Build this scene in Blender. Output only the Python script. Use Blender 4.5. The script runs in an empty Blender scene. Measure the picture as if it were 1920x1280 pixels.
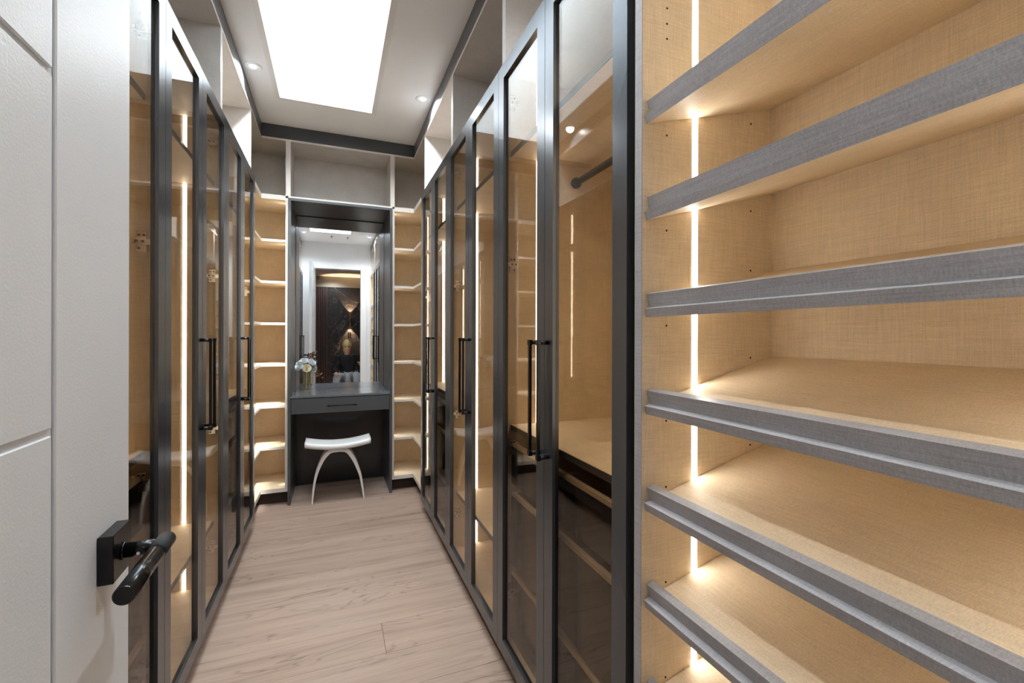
import bpy, bmesh, math, random
from mathutils import Vector, Matrix
random.seed(7)
sc = bpy.context.scene
PI = math.pi

# ------------------------------------------------------------------ camera
cam_d = bpy.data.cameras.new('camera')
cam = bpy.data.objects.new('camera', cam_d)
sc.collection.objects.link(cam)
sc.camera = cam
CAM_H, YAW, ROLL = 1.30, 0.37559, 0.002375
cam_d.sensor_width = 36.0
cam_d.lens = 849.2 / 1920 * 36.0
cam_d.shift_y = -(640 - 627.7) / 1920
cam_d.clip_start = 0.02
F = Vector((math.sin(YAW), math.cos(YAW), 0))
R0 = Vector((math.cos(YAW), -math.sin(YAW), 0))
RR = R0 * math.cos(ROLL) + Vector((0, 0, 1)) * math.sin(ROLL)
UU = RR.cross(F)
cam.matrix_world = Matrix(((RR.x, UU.x, -F.x, 0), (RR.y, UU.y, -F.y, 0), (RR.z, UU.z, -F.z, CAM_H), (0, 0, 0, 1)))

# ------------------------------------------------------------------ world, sun, exposure
w = bpy.data.worlds.new('world')
sc.world = w
w.use_nodes = True
bg = w.node_tree.nodes['Background']
bg.inputs[0].default_value = (0.80, 0.91, 1.0, 1)
bg.inputs[1].default_value = 9.0
sun_d = bpy.data.lights.new('sun', 'SUN')
sun_d.energy = 5.0
sun_d.angle = math.radians(2)
sun_d.color = (1, 0.96, 0.9)
sun = bpy.data.objects.new('sun', sun_d)
sc.collection.objects.link(sun)
SD = Vector((-0.17, 0.62, -0.90)).normalized()
sun.rotation_euler = SD.to_track_quat('-Z', 'Y').to_euler()
sc.view_settings.view_transform = 'Standard'
sc.view_settings.look = 'None'
sc.view_settings.gamma = 1
sc.view_settings.use_curve_mapping = False
sc.view_settings.exposure = 1.0
cy = sc.cycles
cy.max_bounces = 14
cy.diffuse_bounces = 5
cy.glossy_bounces = 6
cy.transparent_max_bounces = 24
cy.transmission_bounces = 6
cy.caustics_reflective = False
cy.caustics_refractive = False
cy.sample_clamp_indirect = 8.0
cy.use_denoising = True
LED_S = 12.0
LED_C = 8.0
LED_W = 9.0
SPOT_W = 27.0
SPOT_N = 27.0

# ------------------------------------------------------------------ materials
def newmat(name):
    m = bpy.data.materials.new(name)
    m.use_nodes = True
    nt = m.node_tree
    b = nt.nodes.get('Principled BSDF')
    return m, nt, b

def srgb(r, g, b):
    def f(c):
        c /= 255
        return c / 12.92 if c <= .04045 else ((c + .055) / 1.055) ** 2.4
    return (f(r), f(g), f(b), 1)

def plain(name, col, rough=.5, metal=0., spec=.5, bump=None):
    m, nt, b = newmat(name)
    b.inputs['Base Color'].default_value = col
    b.inputs['Roughness'].default_value = rough
    b.inputs['Metallic'].default_value = metal
    b.inputs['Specular IOR Level'].default_value = spec
    if bump:
        tc = nt.nodes.new('ShaderNodeTexCoord')
        n = nt.nodes.new('ShaderNodeTexNoise')
        n.inputs['Scale'].default_value = bump[0]
        n.inputs['Detail'].default_value = 3
        bp = nt.nodes.new('ShaderNodeBump')
        bp.inputs['Strength'].default_value = bump[1]
        bp.inputs['Distance'].default_value = bump[2]
        nt.links.new(tc.outputs['Object'], n.inputs['Vector'])
        nt.links.new(n.outputs['Fac'], bp.inputs['Height'])
        nt.links.new(bp.outputs['Normal'], b.inputs['Normal'])
    return m

def linen(name, col, contrast=.16, rough=.55, fine=520.0, bumpd=.0002, spec=.3):
    """woven laminate: fine threads along all three axes"""
    m, nt, b = newmat(name)
    tc = nt.nodes.new('ShaderNodeTexCoord')
    outs = []
    for sc3 in ((fine * .03, fine, fine), (fine, fine * .03, fine), (fine, fine, fine * .03)):
        mp = nt.nodes.new('ShaderNodeMapping')
        mp.inputs['Scale'].default_value = sc3
        n = nt.nodes.new('ShaderNodeTexNoise')
        n.inputs['Scale'].default_value = 1.0
        n.inputs['Detail'].default_value = 2
        n.inputs['Roughness'].default_value = .6
        nt.links.new(tc.outputs['Object'], mp.inputs['Vector'])
        nt.links.new(mp.outputs['Vector'], n.inputs['Vector'])
        outs.append(n.outputs['Fac'])
    a = nt.nodes.new('ShaderNodeMath'); a.operation = 'ADD'
    nt.links.new(outs[0], a.inputs[0]); nt.links.new(outs[1], a.inputs[1])
    c = nt.nodes.new('ShaderNodeMath'); c.operation = 'ADD'
    nt.links.new(a.outputs[0], c.inputs[0]); nt.links.new(outs[2], c.inputs[1])
    big = nt.nodes.new('ShaderNodeTexNoise')
    big.inputs['Scale'].default_value = 9
    big.inputs['Detail'].default_value = 4
    nt.links.new(tc.outputs['Object'], big.inputs['Vector'])
    mr = nt.nodes.new('ShaderNodeMapRange')
    mr.inputs[1].default_value = 1.05; mr.inputs[2].default_value = 1.95
    mr.inputs[3].default_value = 1 - contrast; mr.inputs[4].default_value = 1 + contrast
    nt.links.new(c.outputs[0], mr.inputs[0])
    mb = nt.nodes.new('ShaderNodeMapRange')
    mb.inputs[1].default_value = .3; mb.inputs[2].default_value = .7
    mb.inputs[3].default_value = .95; mb.inputs[4].default_value = 1.05
    nt.links.new(big.outputs['Fac'], mb.inputs[0])
    mul = nt.nodes.new('ShaderNodeMath'); mul.operation = 'MULTIPLY'
    nt.links.new(mr.outputs[0], mul.inputs[0]); nt.links.new(mb.outputs[0], mul.inputs[1])
    vm = nt.nodes.new('ShaderNodeVectorMath'); vm.operation = 'SCALE'
    vm.inputs[0].default_value = col[:3]
    nt.links.new(mul.outputs[0], vm.inputs['Scale'])
    nt.links.new(vm.outputs[0], b.inputs['Base Color'])
    b.inputs['Roughness'].default_value = rough
    b.inputs['Specular IOR Level'].default_value = spec
    bp = nt.nodes.new('ShaderNodeBump')
    bp.inputs['Strength'].default_value = .5
    bp.inputs['Distance'].default_value = bumpd
    nt.links.new(c.outputs[0], bp.inputs['Height'])
    nt.links.new(bp.outputs['Normal'], b.inputs['Normal'])
    return m

def emis(name, col, s):
    m = bpy.data.materials.new(name)
    m.use_nodes = True
    nt = m.node_tree
    nt.nodes.clear()
    e = nt.nodes.new('ShaderNodeEmission')
    e.inputs[0].default_value = (*col, 1)
    e.inputs[1].default_value = s
    o = nt.nodes.new('ShaderNodeOutputMaterial')
    nt.links.new(e.outputs[0], o.inputs[0])
    return m

def glassmat(name, tint, f0=.04):
    """thin architectural glass: tinted transmission plus Schlick reflection on every face"""
    m = bpy.data.materials.new(name)
    m.use_nodes = True
    nt = m.node_tree
    nt.nodes.clear()
    lw = nt.nodes.new('ShaderNodeLayerWeight')
    lw.inputs[0].default_value = .5
    p = nt.nodes.new('ShaderNodeMath'); p.operation = 'POWER'; p.inputs[1].default_value = 6
    nt.links.new(lw.outputs['Facing'], p.inputs[0])
    mr = nt.nodes.new('ShaderNodeMapRange')
    mr.inputs[3].default_value = f0; mr.inputs[4].default_value = 1
    nt.links.new(p.outputs[0], mr.inputs[0])
    t = nt.nodes.new('ShaderNodeBsdfTransparent'); t.inputs[0].default_value = (*tint, 1)
    g = nt.nodes.new('ShaderNodeBsdfGlossy'); g.inputs['Roughness'].default_value = 0
    mx = nt.nodes.new('ShaderNodeMixShader')
    nt.links.new(mr.outputs[0], mx.inputs[0])
    nt.links.new(t.outputs[0], mx.inputs[1]); nt.links.new(g.outputs[0], mx.inputs[2])
    o = nt.nodes.new('ShaderNodeOutputMaterial')
    nt.links.new(mx.outputs[0], o.inputs[0])
    return m

def wood(name):
    m, nt, b = newmat(name)
    tc = nt.nodes.new('ShaderNodeTexCoord')
    oi = nt.nodes.new('ShaderNodeObjectInfo')
    off = nt.nodes.new('ShaderNodeVectorMath'); off.operation = 'SCALE'
    off.inputs[0].default_value = (7.3, 5.1, 3.7)
    nt.links.new(oi.outputs['Random'], off.inputs['Scale'])
    add = nt.nodes.new('ShaderNodeVectorMath'); add.operation = 'ADD'
    nt.links.new(tc.outputs['Object'], add.inputs[0]); nt.links.new(off.outputs[0], add.inputs[1])
    # warped growth rings
    mp = nt.nodes.new('ShaderNodeMapping'); mp.inputs['Scale'].default_value = (1.0, 6, 6)
    nt.links.new(add.outputs[0], mp.inputs['Vector'])
    n1 = nt.nodes.new('ShaderNodeTexNoise'); n1.inputs['Scale'].default_value = 1.0
    n1.inputs['Detail'].default_value = 3; n1.inputs['Distortion'].default_value = .6
    nt.links.new(mp.outputs[0], n1.inputs['Vector'])
    rings = nt.nodes.new('ShaderNodeMath'); rings.operation = 'MULTIPLY'; rings.inputs[1].default_value = 110
    nt.links.new(n1.outputs['Fac'], rings.inputs[0])
    sn = nt.nodes.new('ShaderNodeMath'); sn.operation = 'SINE'
    nt.links.new(rings.outputs[0], sn.inputs[0])
    mp2 = nt.nodes.new('ShaderNodeMapping'); mp2.inputs['Scale'].default_value = (5, 240, 240)
    nt.links.new(add.outputs[0], mp2.inputs['Vector'])
    n2 = nt.nodes.new('ShaderNodeTexNoise'); n2.inputs['Scale'].default_value = 1.0; n2.inputs['Detail'].default_value = 4
    nt.links.new(mp2.outputs[0], n2.inputs['Vector'])
    mp3 = nt.nodes.new('ShaderNodeMapping'); mp3.inputs['Scale'].default_value = (.9, 16, 16)
    nt.links.new(add.outputs[0], mp3.inputs['Vector'])
    n3 = nt.nodes.new('ShaderNodeTexNoise'); n3.inputs['Scale'].default_value = 1.0; n3.inputs['Detail'].default_value = 5
    nt.links.new(mp3.outputs[0], n3.inputs['Vector'])
    def mulc(sock, k):
        q = nt.nodes.new('ShaderNodeMath'); q.operation = 'MULTIPLY'; q.inputs[1].default_value = k
        nt.links.new(sock, q.inputs[0]); return q.outputs[0]
    def addc(a, c):
        q = nt.nodes.new('ShaderNodeMath'); q.operation = 'ADD'
        nt.links.new(a, q.inputs[0])
        if isinstance(c, float): q.inputs[1].default_value = c
        else: nt.links.new(c, q.inputs[1])
        return q.outputs[0]
    v = addc(mulc(n3.outputs['Fac'], .72), mulc(n2.outputs['Fac'], .50))
    mxm = nt.nodes.new('ShaderNodeMath'); mxm.operation = 'MAXIMUM'; mxm.inputs[1].default_value = 0
    nt.links.new(sn.outputs[0], mxm.inputs[0])
    pw = nt.nodes.new('ShaderNodeMath'); pw.operation = 'POWER'; pw.inputs[1].default_value = 5
    nt.links.new(mxm.outputs[0], pw.inputs[0])
    msk = nt.nodes.new('ShaderNodeTexNoise'); msk.inputs['Scale'].default_value = 1.0
    mp4 = nt.nodes.new('ShaderNodeMapping'); mp4.inputs['Scale'].default_value = (1.3, 7, 7)
    nt.links.new(add.outputs[0], mp4.inputs['Vector']); nt.links.new(mp4.outputs[0], msk.inputs['Vector'])
    mk_ = nt.nodes.new('ShaderNodeMapRange'); mk_.inputs[1].default_value = .45; mk_.inputs[2].default_value = .62
    nt.links.new(msk.outputs['Fac'], mk_.inputs[0])
    lm = nt.nodes.new('ShaderNodeMath'); lm.operation = 'MULTIPLY'
    nt.links.new(pw.outputs[0], lm.inputs[0]); nt.links.new(mk_.outputs[0], lm.inputs[1])
    v = addc(v, mulc(lm.outputs[0], -.24))
    v = addc(v, .07)
    v = addc(v, mulc(oi.outputs['Random'], .10))
    cr = nt.nodes.new('ShaderNodeValToRGB')
    cr.color_ramp.elements[0].position = .42; cr.color_ramp.elements[0].color = srgb(128, 107, 91)
    cr.color_ramp.elements[1].position = .98; cr.color_ramp.elements[1].color = srgb(190, 166, 150)
    e = cr.color_ramp.elements.new(.68); e.color = srgb(171, 147, 131)
    nt.links.new(v, cr.inputs[0])
    nt.links.new(cr.outputs[0], b.inputs['Base Color'])
    b.inputs['Roughness'].default_value = .42
    b.inputs['Specular IOR Level'].default_value = .35
    bp = nt.nodes.new('ShaderNodeBump'); bp.inputs['Strength'].default_value = .25; bp.inputs['Distance'].default_value = .0004
    nt.links.new(n2.outputs['Fac'], bp.inputs['Height'])
    nt.links.new(bp.outputs['Normal'], b.inputs['Normal'])
    return m

def marble(name):
    m, nt, b = newmat(name)
    tc = nt.nodes.new('ShaderNodeTexCoord')
    n = nt.nodes.new('ShaderNodeTexNoise'); n.inputs['Scale'].default_value = 1.6
    n.inputs['Detail'].default_value = 8; n.inputs['Distortion'].default_value = 1.4
    nt.links.new(tc.outputs['Object'], n.inputs['Vector'])
    cr = nt.nodes.new('ShaderNodeValToRGB')
    els = cr.color_ramp.elements
    els[0].position = 0; els[0].color = (.026, .027, .033, 1)
    els[1].position = 1; els[1].color = (.030, .030, .036, 1)
    for p_, c_ in ((.488, .028), (.499, .13), (.507, .03), (.60, .03), (.606, .08), (.612, .03)):
        e = els.new(p_); e.color = (c_, c_, c_ * 1.1, 1)
    nt.links.new(n.outputs['Fac'], cr.inputs[0])
    nt.links.new(cr.outputs[0], b.inputs['Base Color'])
    b.inputs['Roughness'].default_value = .18
    return m

M = {}
M['tan'] = linen('linen_tan', srgb(226, 207, 178), .18, fine=560.0)
M['greige'] = linen('linen_greige', srgb(203, 195, 187), .10)
M['edge'] = plain('edge_band_pale', srgb(212, 204, 195), .5)
M['edgetan'] = linen('edge_band_beige', srgb(222, 206, 188), .08)
M['rim'] = linen('drawer_rim_beige', srgb(186, 166, 140), .08)
M['lip'] = linen('linen_grey', srgb(160, 156, 156), .24, .40, 420)
M['darkedge'] = plain('edge_band_charcoal', srgb(70, 70, 72), .4)
M['frame'] = plain('charcoal_metallic_frame', (.064, .069, .077, 1), .24, .45, .7)
M['crown'] = plain('charcoal_crown_paint', srgb(72, 74, 78), .28, .2, .5)
M['charcoal'] = linen('charcoal_panel', srgb(74, 75, 77), .06, .30, 400, .00004, .5)
M['kneehole'] = plain('charcoal_kneehole_shade', srgb(38, 37, 36), .22)  # vanity charcoal darkened: kneehole shade put into the colour
M['tabletop'] = plain('charcoal_painted_reflection', srgb(104, 108, 114), .16, 0, .6)  # charcoal lightened: reflection on the tabletop put into its colour
M['blackdrawer'] = plain('black_drawer_lacquer', (.005, .005, .006, 1), .12, 0, .5)
M['blackmetal'] = plain('black_metal', (.008, .008, .009, 1), .22, .3)
M['knurl'] = plain('black_knurled_metal', (.02, .024, .03, 1), .35, .6, .5, (1400, 1.0, .0008))
M['chrome'] = plain('nickel', (.75, .72, .68, 1), .18, 1)
M['screw'] = plain('screw_dark', (.10, .085, .07, 1), .35, .8)
M['toe'] = plain('dark_brown_plinth', srgb(52, 40, 33), .6)
M['white'] = plain('white_paint', srgb(238, 240, 243), .55, bump=(300, .15, .0004))
M['ceil'] = plain('ceiling_paint', srgb(249, 251, 254), .8)
M['doorwhite'] = plain('door_white_paint', srgb(224, 227, 231), .38, bump=(260, .5, .0006))
M['trimwhite'] = plain('trim_white_gloss', srgb(240, 240, 240), .3)
M['shaft'] = plain('skylight_shaft_paint', srgb(242, 244, 246), .7)
M['stool'] = plain('stool_white', srgb(238, 236, 234), .35)
M['wood'] = wood('oak_planks')
M['subfloor'] = plain('subfloor', srgb(96, 80, 68), .8)
M['glass'] = glassmat('bronze_glass', (.85, .79, .705), .040)
M['clear'] = glassmat('clear_glass', (.97, .98, .98), .04)
M['vase'] = glassmat('smoky_vase_glass', (.96, .94, .88), .08)
M['led'] = emis('led_strip', (1, .94, .85), LED_S)
M['ledw'] = emis('led_strip_wardrobe', (1, .95, .87), LED_W)
M['ledc'] = emis('led_strip_corner', (1, .94, .85), LED_C)
M['lens'] = emis('downlight_lens', (1, .98, .95), 12)
M['warmlens'] = emis('sconce_lamp', (1, .62, .30), 25)
M['marble'] = marble('black_marble')
M['slat'] = plain('dark_walnut_slat', srgb(74, 60, 60), .5)
M['hallwall'] = plain('hall_wall_paint', srgb(150, 148, 140), .8)
M['hole'] = plain('hole_dark', (.01, .008, .006, 1), .8)
mm = bpy.data.materials.new('mirror_silver'); mm.use_nodes = True
mm.node_tree.nodes['Principled BSDF'].inputs['Base Color'].default_value = (.90, .92, .93, 1)
mm.node_tree.nodes['Principled BSDF'].inputs['Metallic'].default_value = 1
mm.node_tree.nodes['Principled BSDF'].inputs['Roughness'].default_value = 0
M['mirror'] = mm

# ------------------------------------------------------------------ builders
class MB:
    def __init__(s):
        s.bm = bmesh.new()
    def box(s, x0, x1, y0, y1, z0, z1, bev=0):
        if x0 > x1: x0, x1 = x1, x0
        if y0 > y1: y0, y1 = y1, y0
        vs = [s.bm.verts.new((x, y, z)) for x in (x0, x1) for y in (y0, y1) for z in (z0, z1)]
        fs = [(0, 1, 3, 2), (4, 6, 7, 5), (0, 4, 5, 1), (2, 3, 7, 6), (0, 2, 6, 4), (1, 5, 7, 3)]
        faces = [s.bm.faces.new([vs[i] for i in f]) for f in fs]
        if bev:
            es = list({e for f in faces for e in f.edges})
            bmesh.ops.bevel(s.bm, geom=es, offset=bev, segments=1, affect='EDGES', profile=.5)
        return s
    def prism(s, pts, axis, a, b):
        """extrude a 2-D outline (counter-clockwise or not) along an axis"""
        def P(p, t):
            return {'x': (t, p[0], p[1]), 'y': (p[0], t, p[1]), 'z': (p[0], p[1], t)}[axis]
        v0 = [s.bm.verts.new(P(p, a)) for p in pts]
        v1 = [s.bm.verts.new(P(p, b)) for p in pts]
        n = len(pts)
        s.bm.faces.new(v0); s.bm.faces.new(v1[::-1])
        for i in range(n):
            s.bm.faces.new((v0[i], v1[i], v1[(i + 1) % n], v0[(i + 1) % n]))
        return s
    def ring(s, axis, o, i, a, b):
        """rectangular frame: o=(u0,u1,v0,v1) outer, i inner, extruded along axis a..b"""
        def P(u, v, t):
            return {'x': (t, u, v), 'y': (u, t, v), 'z': (u, v, t)}[axis]
        def rect(r, t):
            return [s.bm.verts.new(P(u, v, t)) for u, v in ((r[0], r[2]), (r[1], r[2]), (r[1], r[3]), (r[0], r[3]))]
        oa, ob, ia, ib = rect(o, a), rect(o, b), rect(i, a), rect(i, b)
        for k in range(4):
            j = (k + 1) % 4
            s.bm.faces.new((oa[k], oa[j], ia[j], ia[k]))
            s.bm.faces.new((ob[j], ob[k], ib[k], ib[j]))
            s.bm.faces.new((oa[k], ob[k], ob[j], oa[j]))
            s.bm.faces.new((ia[j], ib[j], ib[k], ia[k]))
        return s
    def cyl(s, p0, p1, r0, r1=None, seg=20, caps=True):
        r1 = r0 if r1 is None else r1
        p0, p1 = Vector(p0), Vector(p1)
        q = (p1 - p0).to_track_quat('Z', 'Y')
        a = [s.bm.verts.new(p0 + q @ Vector((r0 * math.cos(2 * PI * k / seg), r0 * math.sin(2 * PI * k / seg), 0))) for k in range(seg)]
        b = [s.bm.verts.new(p1 + q @ Vector((r1 * math.cos(2 * PI * k / seg), r1 * math.sin(2 * PI * k / seg), 0))) for k in range(seg)]
        for k in range(seg):
            f = s.bm.faces.new((a[k], a[(k + 1) % seg], b[(k + 1) % seg], b[k])); f.smooth = True
        if caps:
            s.bm.faces.new(a[::-1]); s.bm.faces.new(b)
        return s
    def lathe(s, c, prof, seg=28):
        rows = []
        for r, z in prof:
            rows.append([s.bm.verts.new((c[0] + r * math.cos(2 * PI * k / seg), c[1] + r * math.sin(2 * PI * k / seg), c[2] + z)) for k in range(seg)])
        for i in range(len(rows) - 1):
            for k in range(seg):
                f = s.bm.faces.new((rows[i][k], rows[i][(k + 1) % seg], rows[i + 1][(k + 1) % seg], rows[i + 1][k])); f.smooth = True
        return s
    def sphere(s, c, r, sx=1, sy=1, sz=1, u=14, v=9):
        rb = bmesh.ops.create_uvsphere(s.bm, u_segments=u, v_segments=v, radius=r)
        for vv in rb['verts']:
            vv.co = Vector((vv.co.x * sx, vv.co.y * sy, vv.co.z * sz)) + Vector(c)
            for f in vv.link_faces: f.smooth = True
        return s

def wloc(o):
    v = Vector((0, 0, 0))
    while o is not None:
        v += o.location
        o = o.parent
    return v

def obj(name, mb, mat, parent=None, local=False, loc=None):
    """link one mesh object; geometry is given in world coordinates unless local"""
    me = bpy.data.meshes.new(name)
    bmesh.ops.recalc_face_normals(mb.bm, faces=mb.bm.faces)
    o = bpy.data.objects.new(name, me)
    base = Vector((0, 0, 0))
    if parent is not None:
        o.parent = parent
        base = wloc(parent)
    elif loc is not None:
        o.location = loc
        base = Vector(loc)
    if not local and base.length > 0:
        bmesh.ops.translate(mb.bm, verts=mb.bm.verts, vec=-base)
    mb.bm.to_mesh(me)
    mb.bm.free()
    for m in (mat if isinstance(mat, (list, tuple)) else [mat]):
        me.materials.append(m)
    sc.collection.objects.link(o)
    return o

def thing(name, loc, label, cat, group=None):
    o = bpy.data.objects.new(name, None)
    o.empty_display_size = .05
    sc.collection.objects.link(o)
    o.location = loc
    o['label'] = label; o['category'] = cat
    if group: o['group'] = group
    return o

def tag(o, label, cat, group=None):
    o['label'] = label; o['category'] = cat
    if group: o['group'] = group
    return o

def struct(name, mb, mat, loc=None):
    o = obj(name, mb, mat, None, loc=loc)
    o['kind'] = 'structure'
    return o

def sbase(name, loc):
    o = bpy.data.objects.new(name, None)
    o.empty_display_size = .05
    sc.collection.objects.link(o)
    o.location = loc
    o['kind'] = 'structure'
    return o

B = lambda *a, **k: MB().box(*a, **k)

# ------------------------------------------------------------------ key dimensions (metres)
XL, XR = -0.506, 0.628         # carcass fronts left / right
YC = 3.85                      # front of the far run
ZC = 2.89                      # ceiling
BL, BR = -1.09, 1.21           # backs of the wardrobes
YN = 0.10                      # room face of the entrance wall
YM = 4.28                     # mirror
ZT = 2.34                      # top of wardrobes
ZU = 2.79                      # top of open cubbies

# ------------------------------------------------------------------ room shell
fl = struct('floor', B(-1.16, 1.28, -.04, 4.46, -.05, -.013), M['subfloor'], (0, 0, 0))
PW = .2055
k = 0
for i in range(-9, 13):
    y0 = 1.908 + i * PW
    if y0 < -.04 or y0 > 4.40: continue
    y1 = min(y0 + PW - .0012, 4.44)
    joint = {0: .204, 4: -.95, 7: .95, -3: -.2, -6: .5, -8: -.4, 10: .6}.get(i, random.choice((-1.0, 1.05)))
    for xa, xb in ((-1.14, joint - .0006), (joint + .0006, 1.26)):
        if xb - xa < .05: continue
        p = obj('plank', MB().box(xa, xb, y0, y1, -.013, 0, bev=.0007), M['wood'], fl)
struct('wall_left', B(-1.16, -1.12, -.04, 4.46, 0, ZC), M['white'])
struct('wall_right', B(1.24, 1.28, -.04, 4.46, 0, ZC), M['white'])
struct('wall_far', B(-1.12, 1.24, 4.42, 4.46, 0, ZC), M['white'])
DX0, DX1, DZ = -.290, .448, 2.44
mb = MB()
mb.box(-1.12, DX0, -.04, YN, 0, ZC); mb.box(DX1, 1.24, -.04, YN, 0, ZC); mb.box(DX0, DX1, -.04, YN, DZ, ZC)
struct('wall_near', mb, M['white'])
# ceiling with the skylight opening
SX0, SX1, SY0, SY1 = -.335, .250, .98, 3.375
mb = MB().ring('z', (-1.16, 1.28, -.04, 4.46), (SX0, SX1, SY0, SY1), ZC, ZC + .06)
struct('ceiling', mb, M['ceil'])
# skylight: shaft, frame and panes
wd = sbase('window_1', (0, (SY0 + SY1) / 2, ZC))
SH = 1.05
obj('shaft_wall', B(SX0 - .02, SX0, SY0, SY1, ZC + .06, ZC + SH), M['shaft'], wd)
obj('shaft_wall', B(SX1, SX1 + .02, SY0, SY1, ZC + .06, ZC + SH), M['shaft'], wd)
obj('shaft_wall', B(SX0 - .02, SX1 + .02, SY0 - .02, SY0, ZC + .06, ZC + SH), M['shaft'], wd)
obj('shaft_wall', B(SX0 - .02, SX1 + .02, SY1, SY1 + .02, ZC + .06, ZC + SH), M['shaft'], wd)
fr = obj('window_frame', MB().ring('z', (SX0 - .02, SX1 + .02, SY0 - .02, SY1 + .02), (SX0 + .02, SX1 - .02, SY0 + .02, SY1 - .02), ZC + SH, ZC + SH + .04), M['trimwhite'], wd)
obj('pane', B(SX0 - .01, SX1 + .01, SY0 - .01, SY1 + .01, ZC + SH + .04, ZC + SH + .046), M['clear'], fr)
o_ = (SX0 - .032, SX1 + .032, SY0 - .032, SY1 + .032)
i_ = (SX0 - .012, SX1 + .012, SY0 - .012, SY1 + .012)
tm = MB().ring('z', o_, i_, ZC - .006, ZC)
tm.ring('z', i_, (SX0, SX1, SY0, SY1), ZC - .012, ZC + .0)
struct('trim_1', tm, M['trimwhite'])
# dark crown above the open cubbies
TH = .02
struct('trim_2', B(XL - TH, XL, YN, YC + TH, ZU, ZC, bev=.001), M['crown'])
struct('trim_3', B(XR, XR + TH, YN, YC + TH, ZU, ZC, bev=.001), M['crown'])
struct('trim_4', B(XL, XR, YC, YC + TH, ZU, ZC, bev=.001), M['crown'])
# door casing (room side and hall side) and jamb lining
for n_, y0, y1 in ((5, YN, YN + .018), (6, -.058, -.04)):
    mb = MB()
    mb.box(DX0 - .095, DX0 + .0, y0, y1, 0, DZ + .10, bev=.002)
    mb.box(DX1, DX1 + .095, y0, y1, 0, DZ + .10, bev=.002)
    mb.box(DX0, DX1, y0, y1, DZ, DZ + .10, bev=.002)
    struct('trim_%d' % n_, mb, M['trimwhite'])

# ------------------------------------------------------------------ entrance door leaf, swung into the room
dr = bpy.data.objects.new('door_1', None)
sc.collection.objects.link(dr)
dr.location = (-.290, .125, 0)
dr.rotation_euler = (0, 0, math.radians(1.4))
dr['kind'] = 'structure'
W, S0 = .790, .560
def dl(name, mb, mat, par): return obj(name, mb, mat, par, local=True)
leaf = dl('door_leaf', MB().box(-.040, -.0045, 0, W, .01, 2.43, bev=.001), M['doorwhite'], dr)
dl('door_stile', MB().box(-.0045, 0, S0 + .008, W, .01, 2.43, bev=.0015), M['doorwhite'], dr)
zs = [.01, 1.186, 1.603, 2.02, 2.43]
for a, b in zip(zs[:-1], zs[1:]):
    dl('door_panel', MB().box(-.0045, 0, 0, S0, a + (.004 if a > .1 else 0), b - (.004 if b < 2.4 else 0), bev=.0015), M['doorwhite'], dr)
for sgn, xf in ((1, 0.0), (-1, -.040)):
    hz, hs = .980, .708
    mb = MB().box(min(xf, xf + sgn * .019), max(xf, xf + sgn * .019), hs - .034, hs + .032, hz - .033, hz + .035, bev=.0012)
    ro = dl('handle_rosette', mb, M['blackmetal'], dr)
    def sub(nm, m_, mt): return obj(nm, m_, mt, ro, local=True)
    mb = MB()
    mb.cyl((xf + sgn * .019, hs, hz), (xf + sgn * .066, hs, hz), .0105, seg=24)
    mb.cyl((xf + sgn * .019, hs, hz), (xf + sgn * .022, hs, hz), .0125, seg=24)
    sub('handle_neck', mb, M['blackmetal'])
    mb = MB().cyl((xf + sgn * .066, hs - .028, hz), (xf + sgn * .066, hs - .145, hz), .012, seg=32)
    mb.cyl((xf + sgn * .066, hs - .145, hz), (xf + sgn * .066, hs - .1465, hz), .012, .0108, seg=32)
    sub('lever', mb, M['blackmetal'])
    mb = MB().cyl((xf + sgn * .066, hs + .022, hz), (xf + sgn * .066, hs - .028, hz), .0123, seg=32)
    sub('knurled_grip', mb, M['knurl'])
    mb = MB().cyl((xf + sgn * .040, hs - .0095, hz - .003), (xf + sgn * .040, hs - .0112, hz - .003), .0022, seg=12)
    sub('grub_screw', mb, M['chrome'])

# ------------------------------------------------------------------ wardrobe cabinets
def hinge_part(door, s, xf, yw, dirn, z):
    """concealed hinge: plate on the side panel at y=yw; dirn=-1 when the panel lies beyond the door"""
    X = lambda d: xf + s * d
    t = dirn
    def bx(mb, d0, d1, t0, t1, z0, z1):
        mb.box(X(d0), X(d1), yw + t * t0, yw + t * t1, z0, z1, bev=.0008)
    mb = MB()
    bx(mb, .018, .045, .0005, .004, z - .030, z + .030)
    bx(mb, -.001, .052, .004, .012, z - .010, z + .008)
    bx(mb, .044, .052, .004, .016, z - .006, z + .005)
    h = obj('hinge', mb, M['chrome'], door)
    return h

def screws(mb, s, xf, yw, t, z):
    X = lambda d: xf + s * d
    for d, dz in ((.038, .020), (.025, .020), (.038, -.020), (.041, 0), (.026, 0)):
        t0 = .0122 if dz == 0 else .0042
        mb.cyl((X(d), yw + t * t0, z + dz), (X(d), yw + t * (t0 + .0006), z + dz), .0036, seg=10)

def led_strip(root, s, xf, yw, t, z0, z1):
    X = lambda d: xf + s * d
    return obj('light_strip', MB().box(X(.135), X(.150), yw, yw + t * .0008, z0, z1), M['ledw'], root)

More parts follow.
